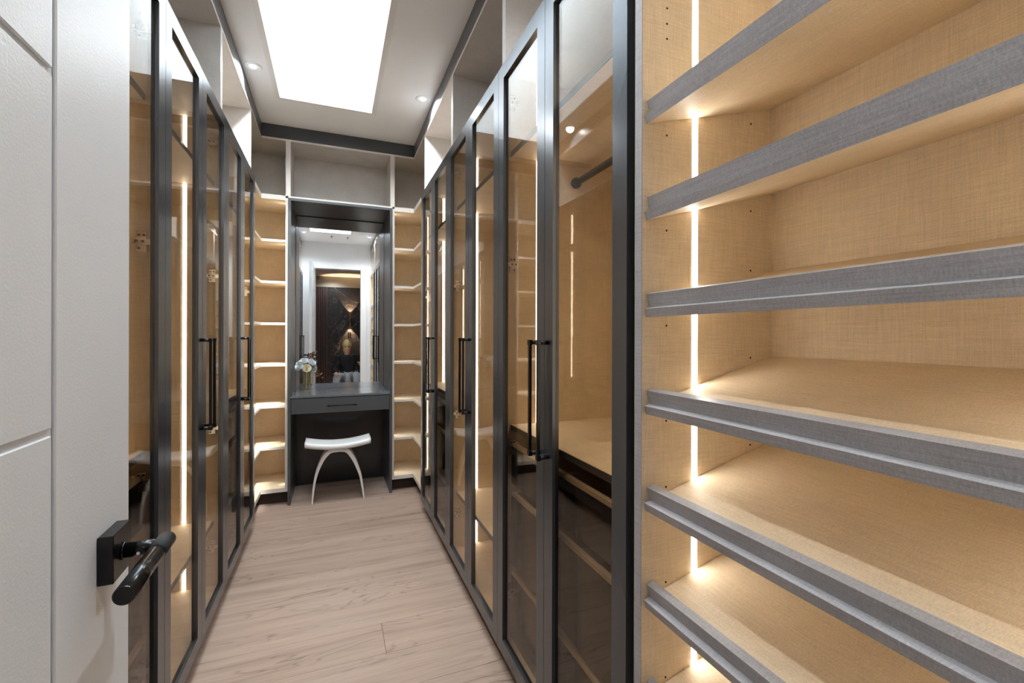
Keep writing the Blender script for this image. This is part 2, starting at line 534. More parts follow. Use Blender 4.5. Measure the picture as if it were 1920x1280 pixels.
GZ = {'drawers': .945, 'shelves': .41}
def wardrobe(s, xf, xb, y0, y1, kind, label, ndoors=2, hinge_far=True, rod=False):
    """s=+1 right run, -1 left run"""
    X = lambda d: xf + s * d
    root = thing('wardrobe_cabinet', (xf, (y0 + y1) / 2, 0), label, 'wardrobe')
    T = .018
    depth = abs(xb - xf)
    for nm, a, b in (('side_panel', y0, y0 + T), ('side_panel', y1 - T, y1)):
        obj(nm, MB().box(X(0), xb, a, b, .08, ZT), M['tan'], root)
    ya, yb = y0 + T, y1 - T
    obj('back_panel', MB().box(xb - s * .012, xb, ya, yb, .08, ZT), M['tan'], root)
    bd = xb - s * .012
    obj('base_panel', MB().box(X(0), bd, ya, yb, .08, .10), M['tan'], root)
    obj('top_panel', MB().box(X(0), bd, ya, yb, ZT - .02, ZT), M['greige'], root)
    obj('plinth', MB().box(X(.045), X(.063), y0, y1, 0, .08), M['toe'], root)
    zsh = [2.025, GZ[kind]]
    for z in zsh:
        sh = obj('shelf', MB().box(X(.028), bd, ya, yb, z - .020, z), M['tan'], root)
        obj('shelf_edge', MB().box(X(.025), X(.028), ya, yb, z - .020, z), M['darkedge'], sh)
    led_strip(root, s, xf, yb, -1, zsh[1] + .001, zsh[0] - .021)
    led_strip(root, s, xf, ya, 1, zsh[1] + .001, zsh[0] - .021)
    led_strip(root, s, xf, yb, -1, 2.027, ZT - .021)
    led_strip(root, s, xf, ya, 1, 2.027, ZT - .021)
    if kind == 'shelves':
        led_strip(root, s, xf, yb, -1, .101, .389)
        led_strip(root, s, xf, ya, 1, .101, .389)
    else:
        for z0, z1 in ((.105, .355), (.395, .665), (.715, .860)):
            dw = obj('drawer', MB().box(X(.028), X(.046), ya + .003, yb - .003, z0, z1, bev=.0008), M['blackdrawer'], root)
            mb = MB()
            mb.box(X(.046), bd + (-s) * .04, ya + .012, ya + .026, z0 + .01, z1 + .018)
            mb.box(X(.046), bd + (-s) * .04, yb - .026, yb - .012, z0 + .01, z1 + .018)
            mb.box(bd + (-s) * .054, bd + (-s) * .04, ya + .026, yb - .026, z0 + .01, z1 + .018)
            mb.box(X(.046), bd + (-s) * .054, ya + .026, yb - .026, z0 + .01, z0 + .022)
            obj('drawer_box', mb, M['tan'], dw)
            obj('drawer_rim', MB().box(X(.030), X(.046), ya + .005, yb - .005, z1, z1 + .014), M['rim'], dw)
    if rod:
        mb = MB()
        mb.cyl((X(.315), ya + .006, 1.935), (X(.315), yb - .006, 1.935), .0135, seg=24)
        mb.cyl((X(.315), yb - .012, 1.935), (X(.315), yb, 1.935), .022, seg=24)
        mb.cyl((X(.315), ya, 1.935), (X(.315), ya + .012, 1.935), .022, seg=24)
        obj('hanging_rail', mb, M['frame'], root)
    # doors
    ym = (y0 + y1) / 2
    spans = [(y0, ym, 'n'), (ym, y1, 'f')] if ndoors == 2 else [(y0, y1, 'f')]
    FW, FT = .056, .021
    xd0, xd1 = X(-.001), X(-.001 - FT)
    for a, b, side in spans:
        a2, b2 = a + .0013, b - .0013
        zb, zt = .072, 2.343
        mb = MB().ring('x', (a2, b2, zb, zt), (a2 + FW, b2 - FW, zb + FW, zt - FW), xd0, xd1)
        bmesh.ops.bevel(mb.bm, geom=[e for e in mb.bm.edges if e.is_manifold and e.calc_face_angle(0) > 1], offset=.0009, segments=1, affect='EDGES')
        d = obj('cabinet_door', mb, M['frame'], root)
        gx = X(-.001 - .007)
        obj('glass_pane', MB().box(gx, gx - s * .004, a2 + FW, b2 - FW, zb + FW, zt - FW), M['glass'], d)
        # bar handle beside the meeting edge
        hy = (b - .031) if side == 'n' else (a + .031)
        if ndoors == 1: hy = a + .031
        mb = MB()
        hx0, hx1 = xd1, xd1 - s * .040
        mb.box(hx1, hx1 + s * .010, hy - .005, hy + .005, .925, 1.283, bev=.0012)
        for zz in (.931, 1.277):
            mb.cyl((hx0, hy, zz), (hx1 + s * .004, hy, zz), .0065, seg=14)
            mb.box(hx1 - s * .001, hx1 + s * .012, hy - .007, hy + .007, zz - .008, zz + .008, bev=.001)
        obj('door_handle', mb, M['blackmetal'], d)
        yw, t = (ya, 1) if side == 'n' else (yb, -1)
        sm = MB()
        for z in (2.215, 1.578, .855, .29):
            hinge_part(d, s, xf, yw, t, z)
            screws(sm, s, xf, yw, t, z)
        obj('hinge_screws', sm, M['screw'], d)['kind'] = 'stuff'
    return root

RY = [.842, 1.688, 2.534, 3.379]
wardrobe(1, XR, BR, RY[0], RY[1], 'drawers', 'glass door wardrobe on the right beside the shoe shelves, hanging rail above black drawers', rod=True)
wardrobe(1, XR, BR, RY[1], RY[2], 'shelves', 'middle glass door wardrobe of the right row, with a low shelf and no drawers')
wardrobe(1, XR, BR, RY[2], RY[3], 'drawers', 'glass door wardrobe at the far end of the right row, with black drawers')
LY = [.12, .842, 1.697, 2.553, 3.409]
wardrobe(-1, XL, BL, LY[0], LY[1], 'shelves', 'glass door wardrobe on the left hidden behind the open white door')
wardrobe(-1, XL, BL, LY[1], LY[2], 'drawers', 'glass door wardrobe on the left just past the edge of the open white door')
wardrobe(-1, XL, BL, LY[2], LY[3], 'shelves', 'middle glass door wardrobe of the left row, bright strip and low shelf inside')
wardrobe(-1, XL, BL, LY[3], LY[4], 'drawers', 'glass door wardrobe at the far end of the left row, with black drawers')

# ------------------------------------------------------------------ open cubbies above the wardrobes
def cubby(s, xf, xb, y0, y1, label):
    root = thing('open_cubby', (xf, (y0 + y1) / 2, ZT), label, 'cubby')
    T = .018
    ed = .0012
    X = lambda d: xf + s * d
    def pan(nm, a, b, z0, z1, x1=xb):
        p = obj(nm, MB().box(X(ed), x1, a, b, z0, z1), M['greige'], root)
        obj('edge_band', MB().box(X(0), X(ed), a, b, z0, z1), M['edge'], p)
    pan('side_panel', y0, y0 + T, ZT + .004, ZU)
    pan('side_panel', y1 - T, y1, ZT + .004, ZU)
    pan('bottom_panel', y0 + T, y1 - T, ZT + .004, ZT + .022, xb - s * .012)
    pan('top_panel', y0 + T, y1 - T, ZU - .015, ZU, xb - s * .012)
    obj('back_panel', MB().box(xb - s * .012, xb, y0 + T, y1 - T, ZT + .004, ZU), M['greige'], root)
cubby(1, XR, BR, YN + .02, RY[0], 'open grey cubby at ceiling height above the tilted shoe shelves')
cubby(1, XR, BR, RY[0], RY[1], 'open grey cubby above the right wardrobe nearest the shoe shelves')
cubby(1, XR, BR, RY[1], RY[2], 'open grey cubby above the middle wardrobe on the right')
cubby(1, XR, BR, RY[2], RY[3], 'open grey cubby above the last wardrobe on the right')
cubby(-1, XL, BL, LY[0], LY[1], 'open grey cubby above the wardrobe behind the white door')
cubby(-1, XL, BL, LY[1], LY[2], 'open grey cubby above the nearest visible wardrobe on the left')
cubby(-1, XL, BL, LY[2], LY[3], 'open grey cubby above the middle wardrobe on the left')
cubby(-1, XL, BL, LY[3], LY[4], 'open grey cubby above the last wardrobe on the left')

VX0, VX1 = -.322, .450
# L shaped corner shelving and L shaped cubbies above
def ell(s, xf, ys, xv, xo, yb_):
    """outline of an L shaped board: xv vanity side, xf run front, xo outer end"""
    return [(xv, YC), (xf, YC), (xf, ys), (xo, ys), (xo, yb_), (xv, yb_)]
def corner(s, xf, ys, xv, side):
    T = .018
    xo = xf + s * .42
    yb_ = 4.28
    root = thing('corner_shelf_unit', ((xf + xv) / 2, YC, 0), 'open beige corner shelf unit with lit shelves %s the vanity' % side, 'shelf unit')
    xi = xv + s * T
    obj('side_panel', MB().box(xv, xi, YC, yb_, .10, ZT), M['tan'], root)
    ep = root.children[-1] if root.children else None
    obj('edge_band', MB().box(xv, xi, YC - .0015, YC, .10, ZT), M['edge'], [c for c in root.children if c.name.startswith('side_panel')][0])
    obj('back_panel', MB().box(xv, xo + s * .012, yb_, yb_ + .012, .10, ZT), M['tan'], root)
    obj('back_panel', MB().box(xo, xo + s * .012, ys, yb_, .10, ZT), M['tan'], root)
    zl = [2.02, 1.705, 1.39, 1.075, .76, .445]
    pts = ell(s, xf, ys + .0005, xi, xo, yb_)
    def band(par, z0, z1, e=.0015):
        mb = MB()
        p = [(xi, YC), (xf, YC), (xf, ys + .0005)]
        q = [(xi, YC - e), (xf - s * e, YC - e), (xf - s * e, ys + .0005)]
        mb.prism([p[0], p[1], p[2], q[2], q[1], q[0]], 'z', z0, z1)
        obj('edge_band', mb, M['edge'], par)
    for z in zl:
        sh = obj('shelf', MB().prism(pts, 'z', z - .018, z), M['tan'], root)
        band(sh, z - .018, z)
    sh = obj('base_panel', MB().prism(pts, 'z', .10, .13), M['tan'], root); band(sh, .10, .13)
    sh = obj('top_panel', MB().prism(pts, 'z', 2.322, ZT + .018), M['tan'], root); band(sh, 2.322, ZT + .018)
    mb = MB()
    mb.box(min(xv, xf + s * .06), max(xv, xf + s * .06), YC + .07, YC + .088, 0, .10)
    mb.box(min(xf + s * .06, xf + s * .078), max(xf + s * .06, xf + s * .078), ys, YC + .07, 0, .10)
    obj('plinth', mb, M['toe'], root)
    zz = [.13] + sorted(zl) + [2.322]
    for a, b in zip(zz[:-1], zz[1:]):
        obj('light_strip', MB().box(xi, xi + s * .0008, YC + .085, YC + .099, a + .001, b - .019 if b < 2.3 else b - .001), M['ledc'], root)
    # cubby above
    r2 = thing('corner_cubby', ((xf + xv) / 2, YC, ZT), 'open grey L shaped cubby high in the corner %s the vanity' % side, 'cubby')
    pts2 = ell(s, xf, ys + .0005, xi, xo, 4.175)
    t_ = obj('top_panel', MB().prism(pts2, 'z', ZU - .015, ZU), M['greige'], r2)
    mb = MB(); e = .0015
    p = [(xi, YC), (xf, YC), (xf, ys + .0005)]; q = [(xi, YC - e), (xf - s * e, YC - e), (xf - s * e, ys + .0005)]
    mb.prism([p[0], p[1], p[2], q[2], q[1], q[0]], 'z', ZU - .015, ZU)
    obj('edge_band', mb, M['edge'], t_)
    sp = obj('side_panel', MB().box(xv, xi, YC, 4.175, ZT + .018, ZU), M['greige'], r2)
    obj('edge_band', MB().box(xv, xi, YC - .0015, YC, ZT + .018, ZU), M['edge'], sp)
    obj('back_panel', MB().box(xv, xo + s * .012, 4.175, 4.187, ZT + .018, ZU), M['greige'], r2)
    obj('back_panel', MB().box(xo, xo + s * .012, ys, 4.175, ZT + .018, ZU), M['greige'], r2)
corner(-1, XL, LY[4], -.3235, 'left of')
corner(1, XR, RY[3], .4515, 'right of')

# middle cubby over the vanity
root = thing('open_cubby', ((VX0 + VX1) / 2, YC, ZT), 'wide open grey cubby over the vanity mirror niche', 'cubby')
mT = .016
for a in (-.3235, .4515 - mT):
    sp = obj('side_panel', B(a, a + mT, YC, 4.175, ZT, ZU), M['greige'], root)
    obj('edge_band', B(a, a + mT, YC - .0015, YC, ZT, ZU), M['edge'], sp)
xa, xb = -.3235 + mT, .4515 - mT
for nm, z0, z1 in (('bottom_panel', ZT, ZT + .018), ('top_panel', ZU - .015, ZU)):
    p = obj(nm, B(xa, xb, YC, 4.175, z0, z1), M['greige'], root)
    obj('edge_band', B(xa, xb, YC - .0015, YC, z0, z1), M['edge'], p)
obj('back_panel', B(-.3235, .4515, 4.175, 4.187, ZT, ZU), M['greige'], root)

# ------------------------------------------------------------------ vanity
YV = 3.82
van = thing('vanity', ((VX0 + VX1) / 2, YV, 0), 'dark grey built-in vanity with one drawer, mirror niche and white flowers on it', 'vanity')
T = .020
obj('side_panel', B(VX0, VX0 + T, YV, 4.40, 0, 2.338, bev=.0008), M['charcoal'], van)
obj('side_panel', B(VX1 - T, VX1, YV, 4.40, 0, 2.338, bev=.0008), M['charcoal'], van)
obj('top_panel', B(VX0 + T, VX1 - T, YV, 4.375, 2.318, 2.338, bev=.0008), M['charcoal'], van)
obj('tabletop', B(VX0 + T, VX1 - T, YV, 4.375, .812, .830, bev=.0008), M['tabletop'], van)
obj('back_panel', B(VX0 + T, VX1 - T, 4.30, 4.315, 0, .812), M['kneehole'], van)
d = obj('drawer', B(VX0 + T + .003, VX1 - T - .003, YV + .003, YV + .022, .690, .807, bev=.0008), M['charcoal'], van)
mb = MB()
mb.cyl((-.045, YV - .028, .746), (.178, YV - .028, .746), .0045, seg=14)
for x_ in (-.033, .166):
    mb.cyl((x_, YV + .003, .746), (x_, YV - .028, .746), .0050, seg=14)
    mb.sphere((x_, YV - .030, .746), .0065)
obj('drawer_handle', mb, M['blackmetal'], d)
mb = MB()
mb.box(VX0 + T + .01, VX0 + T + .024, YV + .022, 4.25, .700, .795); mb.box(VX1 - T - .024, VX1 - T - .01, YV + .022, 4.25, .700, .795)
mb.box(VX0 + T + .024, VX1 - T - .024, YV + .022, 4.25, .700, .712)
obj('drawer_box', mb, M['charcoal'], d)
mi = obj('mirror', B(VX0 + T + .003, VX1 - T - .003, YM, YM + .006, .8305, 2.312), M['mirror'], van)
obj('mirror_backing', B(VX0 + T, VX1 - T, YM + .0065, 4.375, .830, 2.318), M['blackmetal'], van)

# ------------------------------------------------------------------ shoe cabinet
shoe = thing('shoe_cabinet', (XR, .46, 0), 'open beige shoe cabinet in the right foreground with tilted grey-lipped shelves', 'shoe cabinet')
SB, SY0_, SY1_, XS = .995, .142, .798, .6115
for a, b, t, yw in ((SY1_, SY1_ + .022, -1, SY1_), (SY0_ - .022, SY0_, 1, SY0_)):
    sp = obj('side_panel', B(XS + .0015, SB + .012, a, b, .08, ZT), M['tan'], shoe)
    obj('edge_band', B(XS, XS + .0015, a, b, .08, ZT), M['lip'], sp)
    obj('light_strip', B(.749, .764, yw, yw + t * .0006, .12, ZT - .03), M['led'], shoe)
    mb = MB()
    zs_ = []
    for kk in range(-6, 3):
        zf = 1.737 + kk * .208
        if kk <= 0: zs_.append((.6775, zf))
        if kk < 0: zs_.append((.6775, zf + .0635 + (.208 if 0 else 0) - .0))
        if kk <= 0:
            zs_.append((.927, zf + .068)); zs_.append((.927, zf - .074))
    zs_ += [(.6775, 2.015), (.6775, 1.981), (.6775, 1.948), (.927, 2.015), (.927, 1.981)]
    for x_, z_ in zs_:
        mb.cyl((x_, yw, z_), (x_, yw + t * .0004, z_), .0024, seg=10)
    hl = obj('shelf_pin_holes', mb, M['hole'], shoe); hl['kind'] = 'stuff'
obj('gap_shade_strip', B(XR - .0005, XR + .022, SY1_ + .0225, .8415, .08, ZT), M['charcoal'], shoe)  # dark strip added as the shade in the gap beside the wardrobe
obj('back_panel', B(SB, SB + .012, SY0_, SY1_, .08, ZT), M['tan'], shoe)
obj('base_panel', B(XS, SB, SY0_, SY1_, .08, .10), M['tan'], shoe)
obj('top_panel', B(XS, SB, SY0_, SY1_, ZT - .02, ZT), M['tan'], shoe)
obj('plinth', B(XR + .045, XR + .063, SY0_ - .02, SY1_ + .02, 0, .08), M['toe'], shoe)
ang = math.radians(15)
ca, sa = math.cos(ang), math.sin(ang)
for kk in range(8):
    zb = 1.753 - .2072 * kk
    if zb < .13: break
    x0_ = .6235
    P = lambda u, v: (x0_ + u * ca - v * sa, zb + u * sa + v * ca)
    L_ = (SB - x0_) / ca
    ya_, yb2 = SY0_ + .001, SY1_ - .001
    sh = obj('shelf', MB().prism([P(.0015, 0), P(L_ - .001, 0), (SB - .0005, P(L_, 0)[1] + .0185), P(.0015, .018)], 'y', ya_, yb2), M['tan'], shoe)
    mb = MB().prism([P(0, 0), P(.0015, 0), P(.0015, .018), P(.034, .018), P(.034, .0185), P(0, .0185)], 'y', ya_, yb2)
    obj('shelf_edge', mb, M['lip'], sh)
    mb = MB().prism([P(.015, .0186), P(.033, .0186), P(.033, .0476), P(.015, .0476)], 'y', ya_, yb2)
    obj('shelf_lip', mb, M['lip'], sh)

# ------------------------------------------------------------------ downlights
def downlight(x, y, z, label, wattage, cat_group):
    r = thing('downlight', (x, y, z), label, 'light', cat_group)
    mb = MB().lathe((x, y, z), [(.049, 0), (.048, -.003), (.040, -.005), (.026, -.0015), (.019, -.0008)], 32)
    obj('ring', mb, M['trimwhite'], r)
    obj('lens', MB().cyl((x, y, z - .0020), (x, y, z - .0005), .019, seg=24), M['lens'], r)
    ld = bpy.data.lights.new('downlight_beam', 'SPOT')
    ld.energy = wattage; ld.spot_size = math.radians(150); ld.spot_blend = .6; ld.shadow_soft_size = .025
    ld.color = (.90, .96, 1)
    lo = bpy.data.objects.new('downlight_beam', ld)
    sc.collection.objects.link(lo)
    lo.parent = r
    lo.location = (0, 0, -.012)
g = None
downlight(-.448, 3.067, ZC, 'round recessed ceiling light left of the skylight, far end', SPOT_W, g)
downlight(.559, 3.067, ZC, 'round recessed ceiling light right of the skylight, far end', SPOT_W, g)
downlight(-.43, .81, ZC, 'round recessed ceiling light near the entrance on the left, seen in the mirror', SPOT_N, g)
downlight(.549, .81, ZC, 'round recessed ceiling light near the entrance on the right, seen in the mirror', SPOT_N, g)
for x_ in (-.03, .215):
    mb = MB().lathe((x_, .66, ZC), [(.020, 0), (.018, -.004), (.007, -.005), (.005, -.020), (.012, -.022), (.0, -.024)], 16)
    tag(obj('ceiling_sensor', mb, M['screw'], None, loc=(x_, .66, ZC)), 'tiny dark ceiling sensor near the entrance, %s one in the mirror' % ('left' if x_ < 0 else 'right'), 'sensor')

# ------------------------------------------------------------------ stool
st = thing('vanity_stool', (.038, 3.80, 0), 'white arched stool with a curved seat in front of the vanity kneehole', 'stool')
def seatz(x):
    u = (x - .038) / .236
    return .462 + .030 * u * u
mb = MB()
N = 24
def seat_ring(x):
    z = seatz(x); w_ = .105
    pts = [(-w_, -.012), (-w_ + .006, -.002), (-w_ + .03, 0), (w_ - .03, 0), (w_ - .006, -.002), (w_, -.012), (w_, -.036), (w_ - .02, -.042), (-w_ + .02, -.042), (-w_, -.036)]
    return [mb.bm.verts.new((x, 3.80 + a, z + b)) for a, b in pts]
rows = [seat_ring(.038 - .236 + .472 * i / N) for i in range(N + 1)]
for i in range(N):
    for j in range(10):
        f = mb.bm.faces.new((rows[i][j], rows[i][(j + 1) % 10], rows[i + 1][(j + 1) % 10], rows[i + 1][j])); f.smooth = True
mb.bm.faces.new(rows[0]); mb.bm.faces.new(rows[-1][::-1])
obj('seat', mb, M['stool'], st)
for sg, pts in ((-1, [(.036, .4195, .016), (-.010, .412, .016), (-.036, .395, .016), (-.069, .353, .0145), (-.098, .291, .0125), (-.119, .228, .0105), (-.134, .153, .0085), (-.143, .07, .007), (-.148, 0, .0055)]),
                (1, [(.036, .4195, .016), (.086, .410, .016), (.116, .385, .016), (.151, .326, .0145), (.177, .262, .0125), (.200, .192, .0105), (.214, .112, .0085), (.223, .05, .007), (.228, 0, .0055)])):
    mb = MB()
    rings_ = []
    n = len(pts)
    # refine with Catmull-Rom
    fine = []
    for i in range(n - 1):
        p0, p1, p2, p3 = pts[max(i - 1, 0)], pts[i], pts[i + 1], pts[min(i + 2, n - 1)]
        for t in (0, .25, .5, .75):
            fine.append(tuple(.5 * (2 * p1[q] + (p2[q] - p0[q]) * t + (2 * p0[q] - 5 * p1[q] + 4 * p2[q] - p3[q]) * t * t + (3 * p1[q] - p0[q] - 3 * p2[q] + p3[q]) * t ** 3) for q in range(3)))
    fine.append(pts[-1])
    for i, (x_, z_, hw) in enumerate(fine):
        a_ = fine[max(i - 1, 0)]; b_ = fine[min(i + 1, len(fine) - 1)]
        tx, tz = b_[0] - a_[0], b_[1] - a_[1]
        L2 = math.hypot(tx, tz) or 1
        nx, nz = -tz / L2, tx / L2
        if i == 0: nx, nz = 0, 1 * sg
        if i == len(fine) - 1: nx, nz = (1 if nx > 0 else -1), 0
        dpt = .100 - .088 * min(1, i / (len(fine) - 1) * 1.05) ** .9
        h2 = hw * .9
        rings_.append([mb.bm.verts.new((x_ + nx * u, 3.80 + v, max(z_ + nz * u, 0))) for u, v in ((-h2, -dpt), (h2, -dpt), (h2, dpt), (-h2, dpt))])
    for i in range(len(rings_) - 1):
        for j in range(4):
            f = mb.bm.faces.new((rings_[i][j], rings_[i][(j + 1) % 4], rings_[i + 1][(j + 1) % 4], rings_[i + 1][j]))
    mb.bm.faces.new(rings_[0]); mb.bm.faces.new(rings_[-1][::-1])
    obj('leg', mb, M['stool'], st)

# ------------------------------------------------------------------ vase with roses
VC = Vector((-.212, 4.165, .830))
mb = MB().lathe(VC, [(.0, .001), (.030, .001), (.038, .012), (.043, .05), (.040, .10), (.036, .135), (.039, .160), (.037, .160), (.034, .135), (.038, .10), (.040, .05), (.034, .014), (.0, .008)], 28)
tag(obj('vase', mb, M['vase'], None, loc=VC), 'small smoky glass vase standing on the left of the vanity top', 'vase')
M['petal'] = plain('petal_white', srgb(238, 240, 240), .6)
M['petalc'] = plain('petal_cream', srgb(246, 238, 214), .6)
M['stem'] = plain('stem_green', srgb(186, 170, 120), .6)
M['gold'] = plain('dried_leaf_gold', srgb(128, 92, 52), .5, .2)
def rose(c, r, aim, mat, label):
    c = Vector(c); q = Vector(aim).normalized().to_track_quat('Z', 'Y')
    root = thing('rose', tuple(c), label, 'flower')
    mb = MB()
    for ringi, (n_, rr, tilt) in enumerate(((3, .30, .15), (4, .52, .35), (5, .78, .65), (6, 1.0, 1.0))):
        for a_ in range(n_):
            th = 2 * PI * a_ / n_ + ringi * .7
            grid = []
            for u in range(5):
                row = []
                for v in range(4):
                    uu = (u / 4 - .5) * 2 * PI / n_ * 1.25
                    vv = v / 3
                    rad = r * rr * (.35 + .65 * math.sin(vv * PI / 2)) * (1 + .12 * vv * tilt)
                    zz = r * (-.55 + 1.05 * vv * (1.15 - .35 * tilt)) - r * .10 * tilt * vv ** 3 - .12 * r * (uu * n_ / PI) ** 2 * vv
                    row.append(mb.bm.verts.new(Vector((rad * math.cos(th + uu), rad * math.sin(th + uu), zz))))
                grid.append(row)
            for u in range(4):
                for v in range(3):
                    f = mb.bm.faces.new((grid[u][v], grid[u + 1][v], grid[u + 1][v + 1], grid[u][v + 1])); f.smooth = True
    for v in mb.bm.verts: v.co = q @ v.co
    obj('petals', mb, mat, root, local=True)
    # stem down into the vase
    mb = MB()
    tgt = Vector((VC.x + (c.x - VC.x) * .22, VC.y + (c.y - VC.y) * .22, VC.z + .015))
    midp = Vector((VC.x + (c.x - VC.x) * .45, VC.y + (c.y - VC.y) * .45, VC.z + .155))
    st_ = c - (q @ Vector((0, 0, 1))) * r * .5
    mb.cyl(tuple(st_), tuple(midp), .0012, seg=7); mb.cyl(tuple(midp), tuple(tgt), .0012, seg=7)
    obj('stem', mb, M['stem'], root)
RS = [((-.203, 4.100, 1.022), .031, (.1, -1, .35), 'petalc', 'cream rose facing front at the middle of the bouquet'),
      ((-.260, 4.098, 1.036), .030, (-.2, -.9, .5), 'petal', 'white rose at the front left of the bouquet'),
      ((-.228, 4.130, 1.076), .033, (-.1, -.7, .8), 'petal', 'white rose at the top front of the bouquet'),
      ((-.168, 4.138, 1.066), .032, (.4, -.6, .7), 'petal', 'white rose at the upper right of the bouquet'),
      ((-.266, 4.165, 1.062), .024, (-.3, -.3, .9), 'petal', 'white rose at the upper left of the bouquet'),
      ((-.152, 4.180, 1.018), .031, (.9, -.4, .3), 'petal', 'white rose low at the right side of the bouquet'),
      ((-.205, 4.200, 1.082), .033, (0, .3, 1), 'petal', 'white rose at the back of the bouquet facing up'),
      ((-.276, 4.128, 1.012), .017, (-.3, -.9, .1), 'petal', 'small white bloom hanging at the far left of the bouquet')]
for c_, r_, a_, m_, l_ in RS: rose(c_, r_, a_, M[m_], l_)
def leafspray(c, tips, label):
    root = thing('dried_leaf_sprig', c, label, 'sprig')
    mb = MB(); lf = MB()
    base = Vector((VC.x + .01, VC.y, VC.z + .15))
    for t_ in tips:
        t_ = Vector(t_)
        mb.cyl(tuple(base), tuple(t_), .0014, .0008, seg=6)
        dirv = (t_ - base).normalized()
        for j in range(4):
            p = base.lerp(t_, .62 + .13 * j)
            side = Vector((math.cos(j * 2.3), math.sin(j * 2.3) * .6, .35)).normalized()
            L2 = .026
            a = p; b = p + side * L2
            wv = side.cross(Vector((0, 1, 0))).normalized() * .008
            vs = [lf.bm.verts.new(v) for v in (a, a + side * L2 * .45 + wv, b, a + side * L2 * .45 - wv, a + side * L2 * .5 + Vector((0, .004, 0)))]
            for q_ in ((0, 1, 4), (1, 2, 4), (2, 3, 4), (3, 0, 4)): lf.bm.faces.new([vs[z_] for z_ in q_])
            vs2 = None
    obj('stem', mb, M['gold'], root); obj('leaves', lf, M['gold'], root)
leafspray((-.18, 4.17, 1.0), [(-.175, 4.16, 1.135), (-.150, 4.18, 1.150), (-.195, 4.18, 1.125)], 'golden brown dried leaf sprig rising above the white roses')
leafspray((-.16, 4.18, .98), [(-.105, 4.16, .965), (-.095, 4.20, .93)], 'golden brown dried leaf sprig drooping on the right of the vase')

# ------------------------------------------------------------------ hall behind the camera, seen in the mirror
HY = -3.65
hf = struct('floor.001', B(-1.9, 2.1, HY - .05, -.04, -.05, 0), M['wood'])
struct('ceiling.001', B(-1.9, 2.1, HY - .05, -.04, 2.75, 2.80), M['ceil'])
struct('wall_left.001', B(-1.95, -1.9, HY, -.04, 0, 2.75), M['hallwall'])
struct('wall_right.001', B(2.1, 2.15, HY, -.04, 0, 2.75), M['hallwall'])
struct('wall_back', B(-1.95, 2.15, HY - .06, HY, 0, 2.75), M['hallwall'])
mb = MB()
mb.box(-1.9, -1.16, -.10, -.042, 0, 2.75); mb.box(1.28, 2.1, -.10, -.042, 0, 2.75)
struct('wall_front', mb, M['hallwall'])
mw = thing('marble_wall_panel', (.9, HY, 0), 'black veined marble slab on the hall wall, seen in the mirror', 'wall panel')
for a, b in ((-.14, .62), (.622, 1.38), (1.382, 2.09)):
    obj('slab', B(a, b, HY + .001, HY + .021, 0, 2.485, bev=.001), M['marble'], mw)
sl = thing('slatted_wall_panel', (-.6, HY, 0), 'dark slatted wood panel left of the marble, seen in the mirror', 'wall panel')
obj('backing', B(-1.3, -.142, HY + .001, HY + .010, 0, 2.485), M['blackmetal'], sl)
xx = -.17
while xx > -1.28:
    obj('slat', B(xx, xx + .024, HY + .010, HY + .030, 0, 2.485), M['slat'], sl)
    xx -= .040
sn_ = thing('wall_sconce', (.392, HY + .021, 1.655), 'gold hourglass wall sconce on the black marble, seen in the mirror', 'sconce')
mb = MB().lathe((.392, HY + .085, 1.655), [(.030, -.135), (.012, -.05), (.012, .05), (.030, .135)], 20)
obj('lamp_shade', mb, plain('brushed_gold', (.7, .42, .18, 1), .25, 1), sn_)
obj('bracket', B(.380, .404, HY + .021, HY + .075, 1.64, 1.67), M['blackmetal'], sn_)
for sg in (-1, 1):
    obj('lamp', MB().cyl((.392, HY + .085, 1.655 + sg * .118), (.392, HY + .085, 1.655 + sg * .124), .022, seg=16), M['warmlens'], sn_)
    ld = bpy.data.lights.new('sconce_beam', 'SPOT'); ld.energy = 45; ld.spot_size = math.radians(75); ld.spot_blend = .3
    ld.color = (1, .6, .32); ld.shadow_soft_size = .015
    lo = bpy.data.objects.new('sconce_beam', ld); sc.collection.objects.link(lo); lo.parent = sn_
    lo.location = (0, .064, sg * .13); lo.rotation_euler = (0 if sg < 0 else PI, 0, 0)
mb = MB(); mb.box(.345, .375, HY + .021, HY + .030, 1.24, 1.36, bev=.002); mb.box(.385, .415, HY + .021, HY + .030, 1.24, 1.36, bev=.002)
tag(obj('light_switch', mb, M['blackmetal'], None, loc=(.38, HY + .025, 1.30)), 'black double light switch under the wall sconce, seen in the mirror', 'switch')
for y_ in (-2.07, -3.30):
    r = thing('downlight', (-.03, y_, 2.75), 'small round hall ceiling light, %s of the two in the mirror' % ('nearer' if y_ > -3 else 'farther'), 'light')
    obj('ring', MB().lathe((-.03, y_, 2.75), [(.05, 0), (.05, -.003), (.04, -.004), (.036, .0)], 24), M['trimwhite'], r)
    obj('lens', MB().cyl((-.03, y_, 2.7475), (-.03, y_, 2.7495), .036, seg=20), M['lens'], r)
    ld = bpy.data.lights.new('downlight_beam', 'SPOT'); ld.energy = 22; ld.spot_size = math.radians(150); ld.spot_blend = .7
    ld.shadow_soft_size = .03; ld.color = (1, .97, .92)
    lo = bpy.data.objects.new('downlight_beam', ld); sc.collection.objects.link(lo); lo.parent = r; lo.location = (0, 0, -.01)

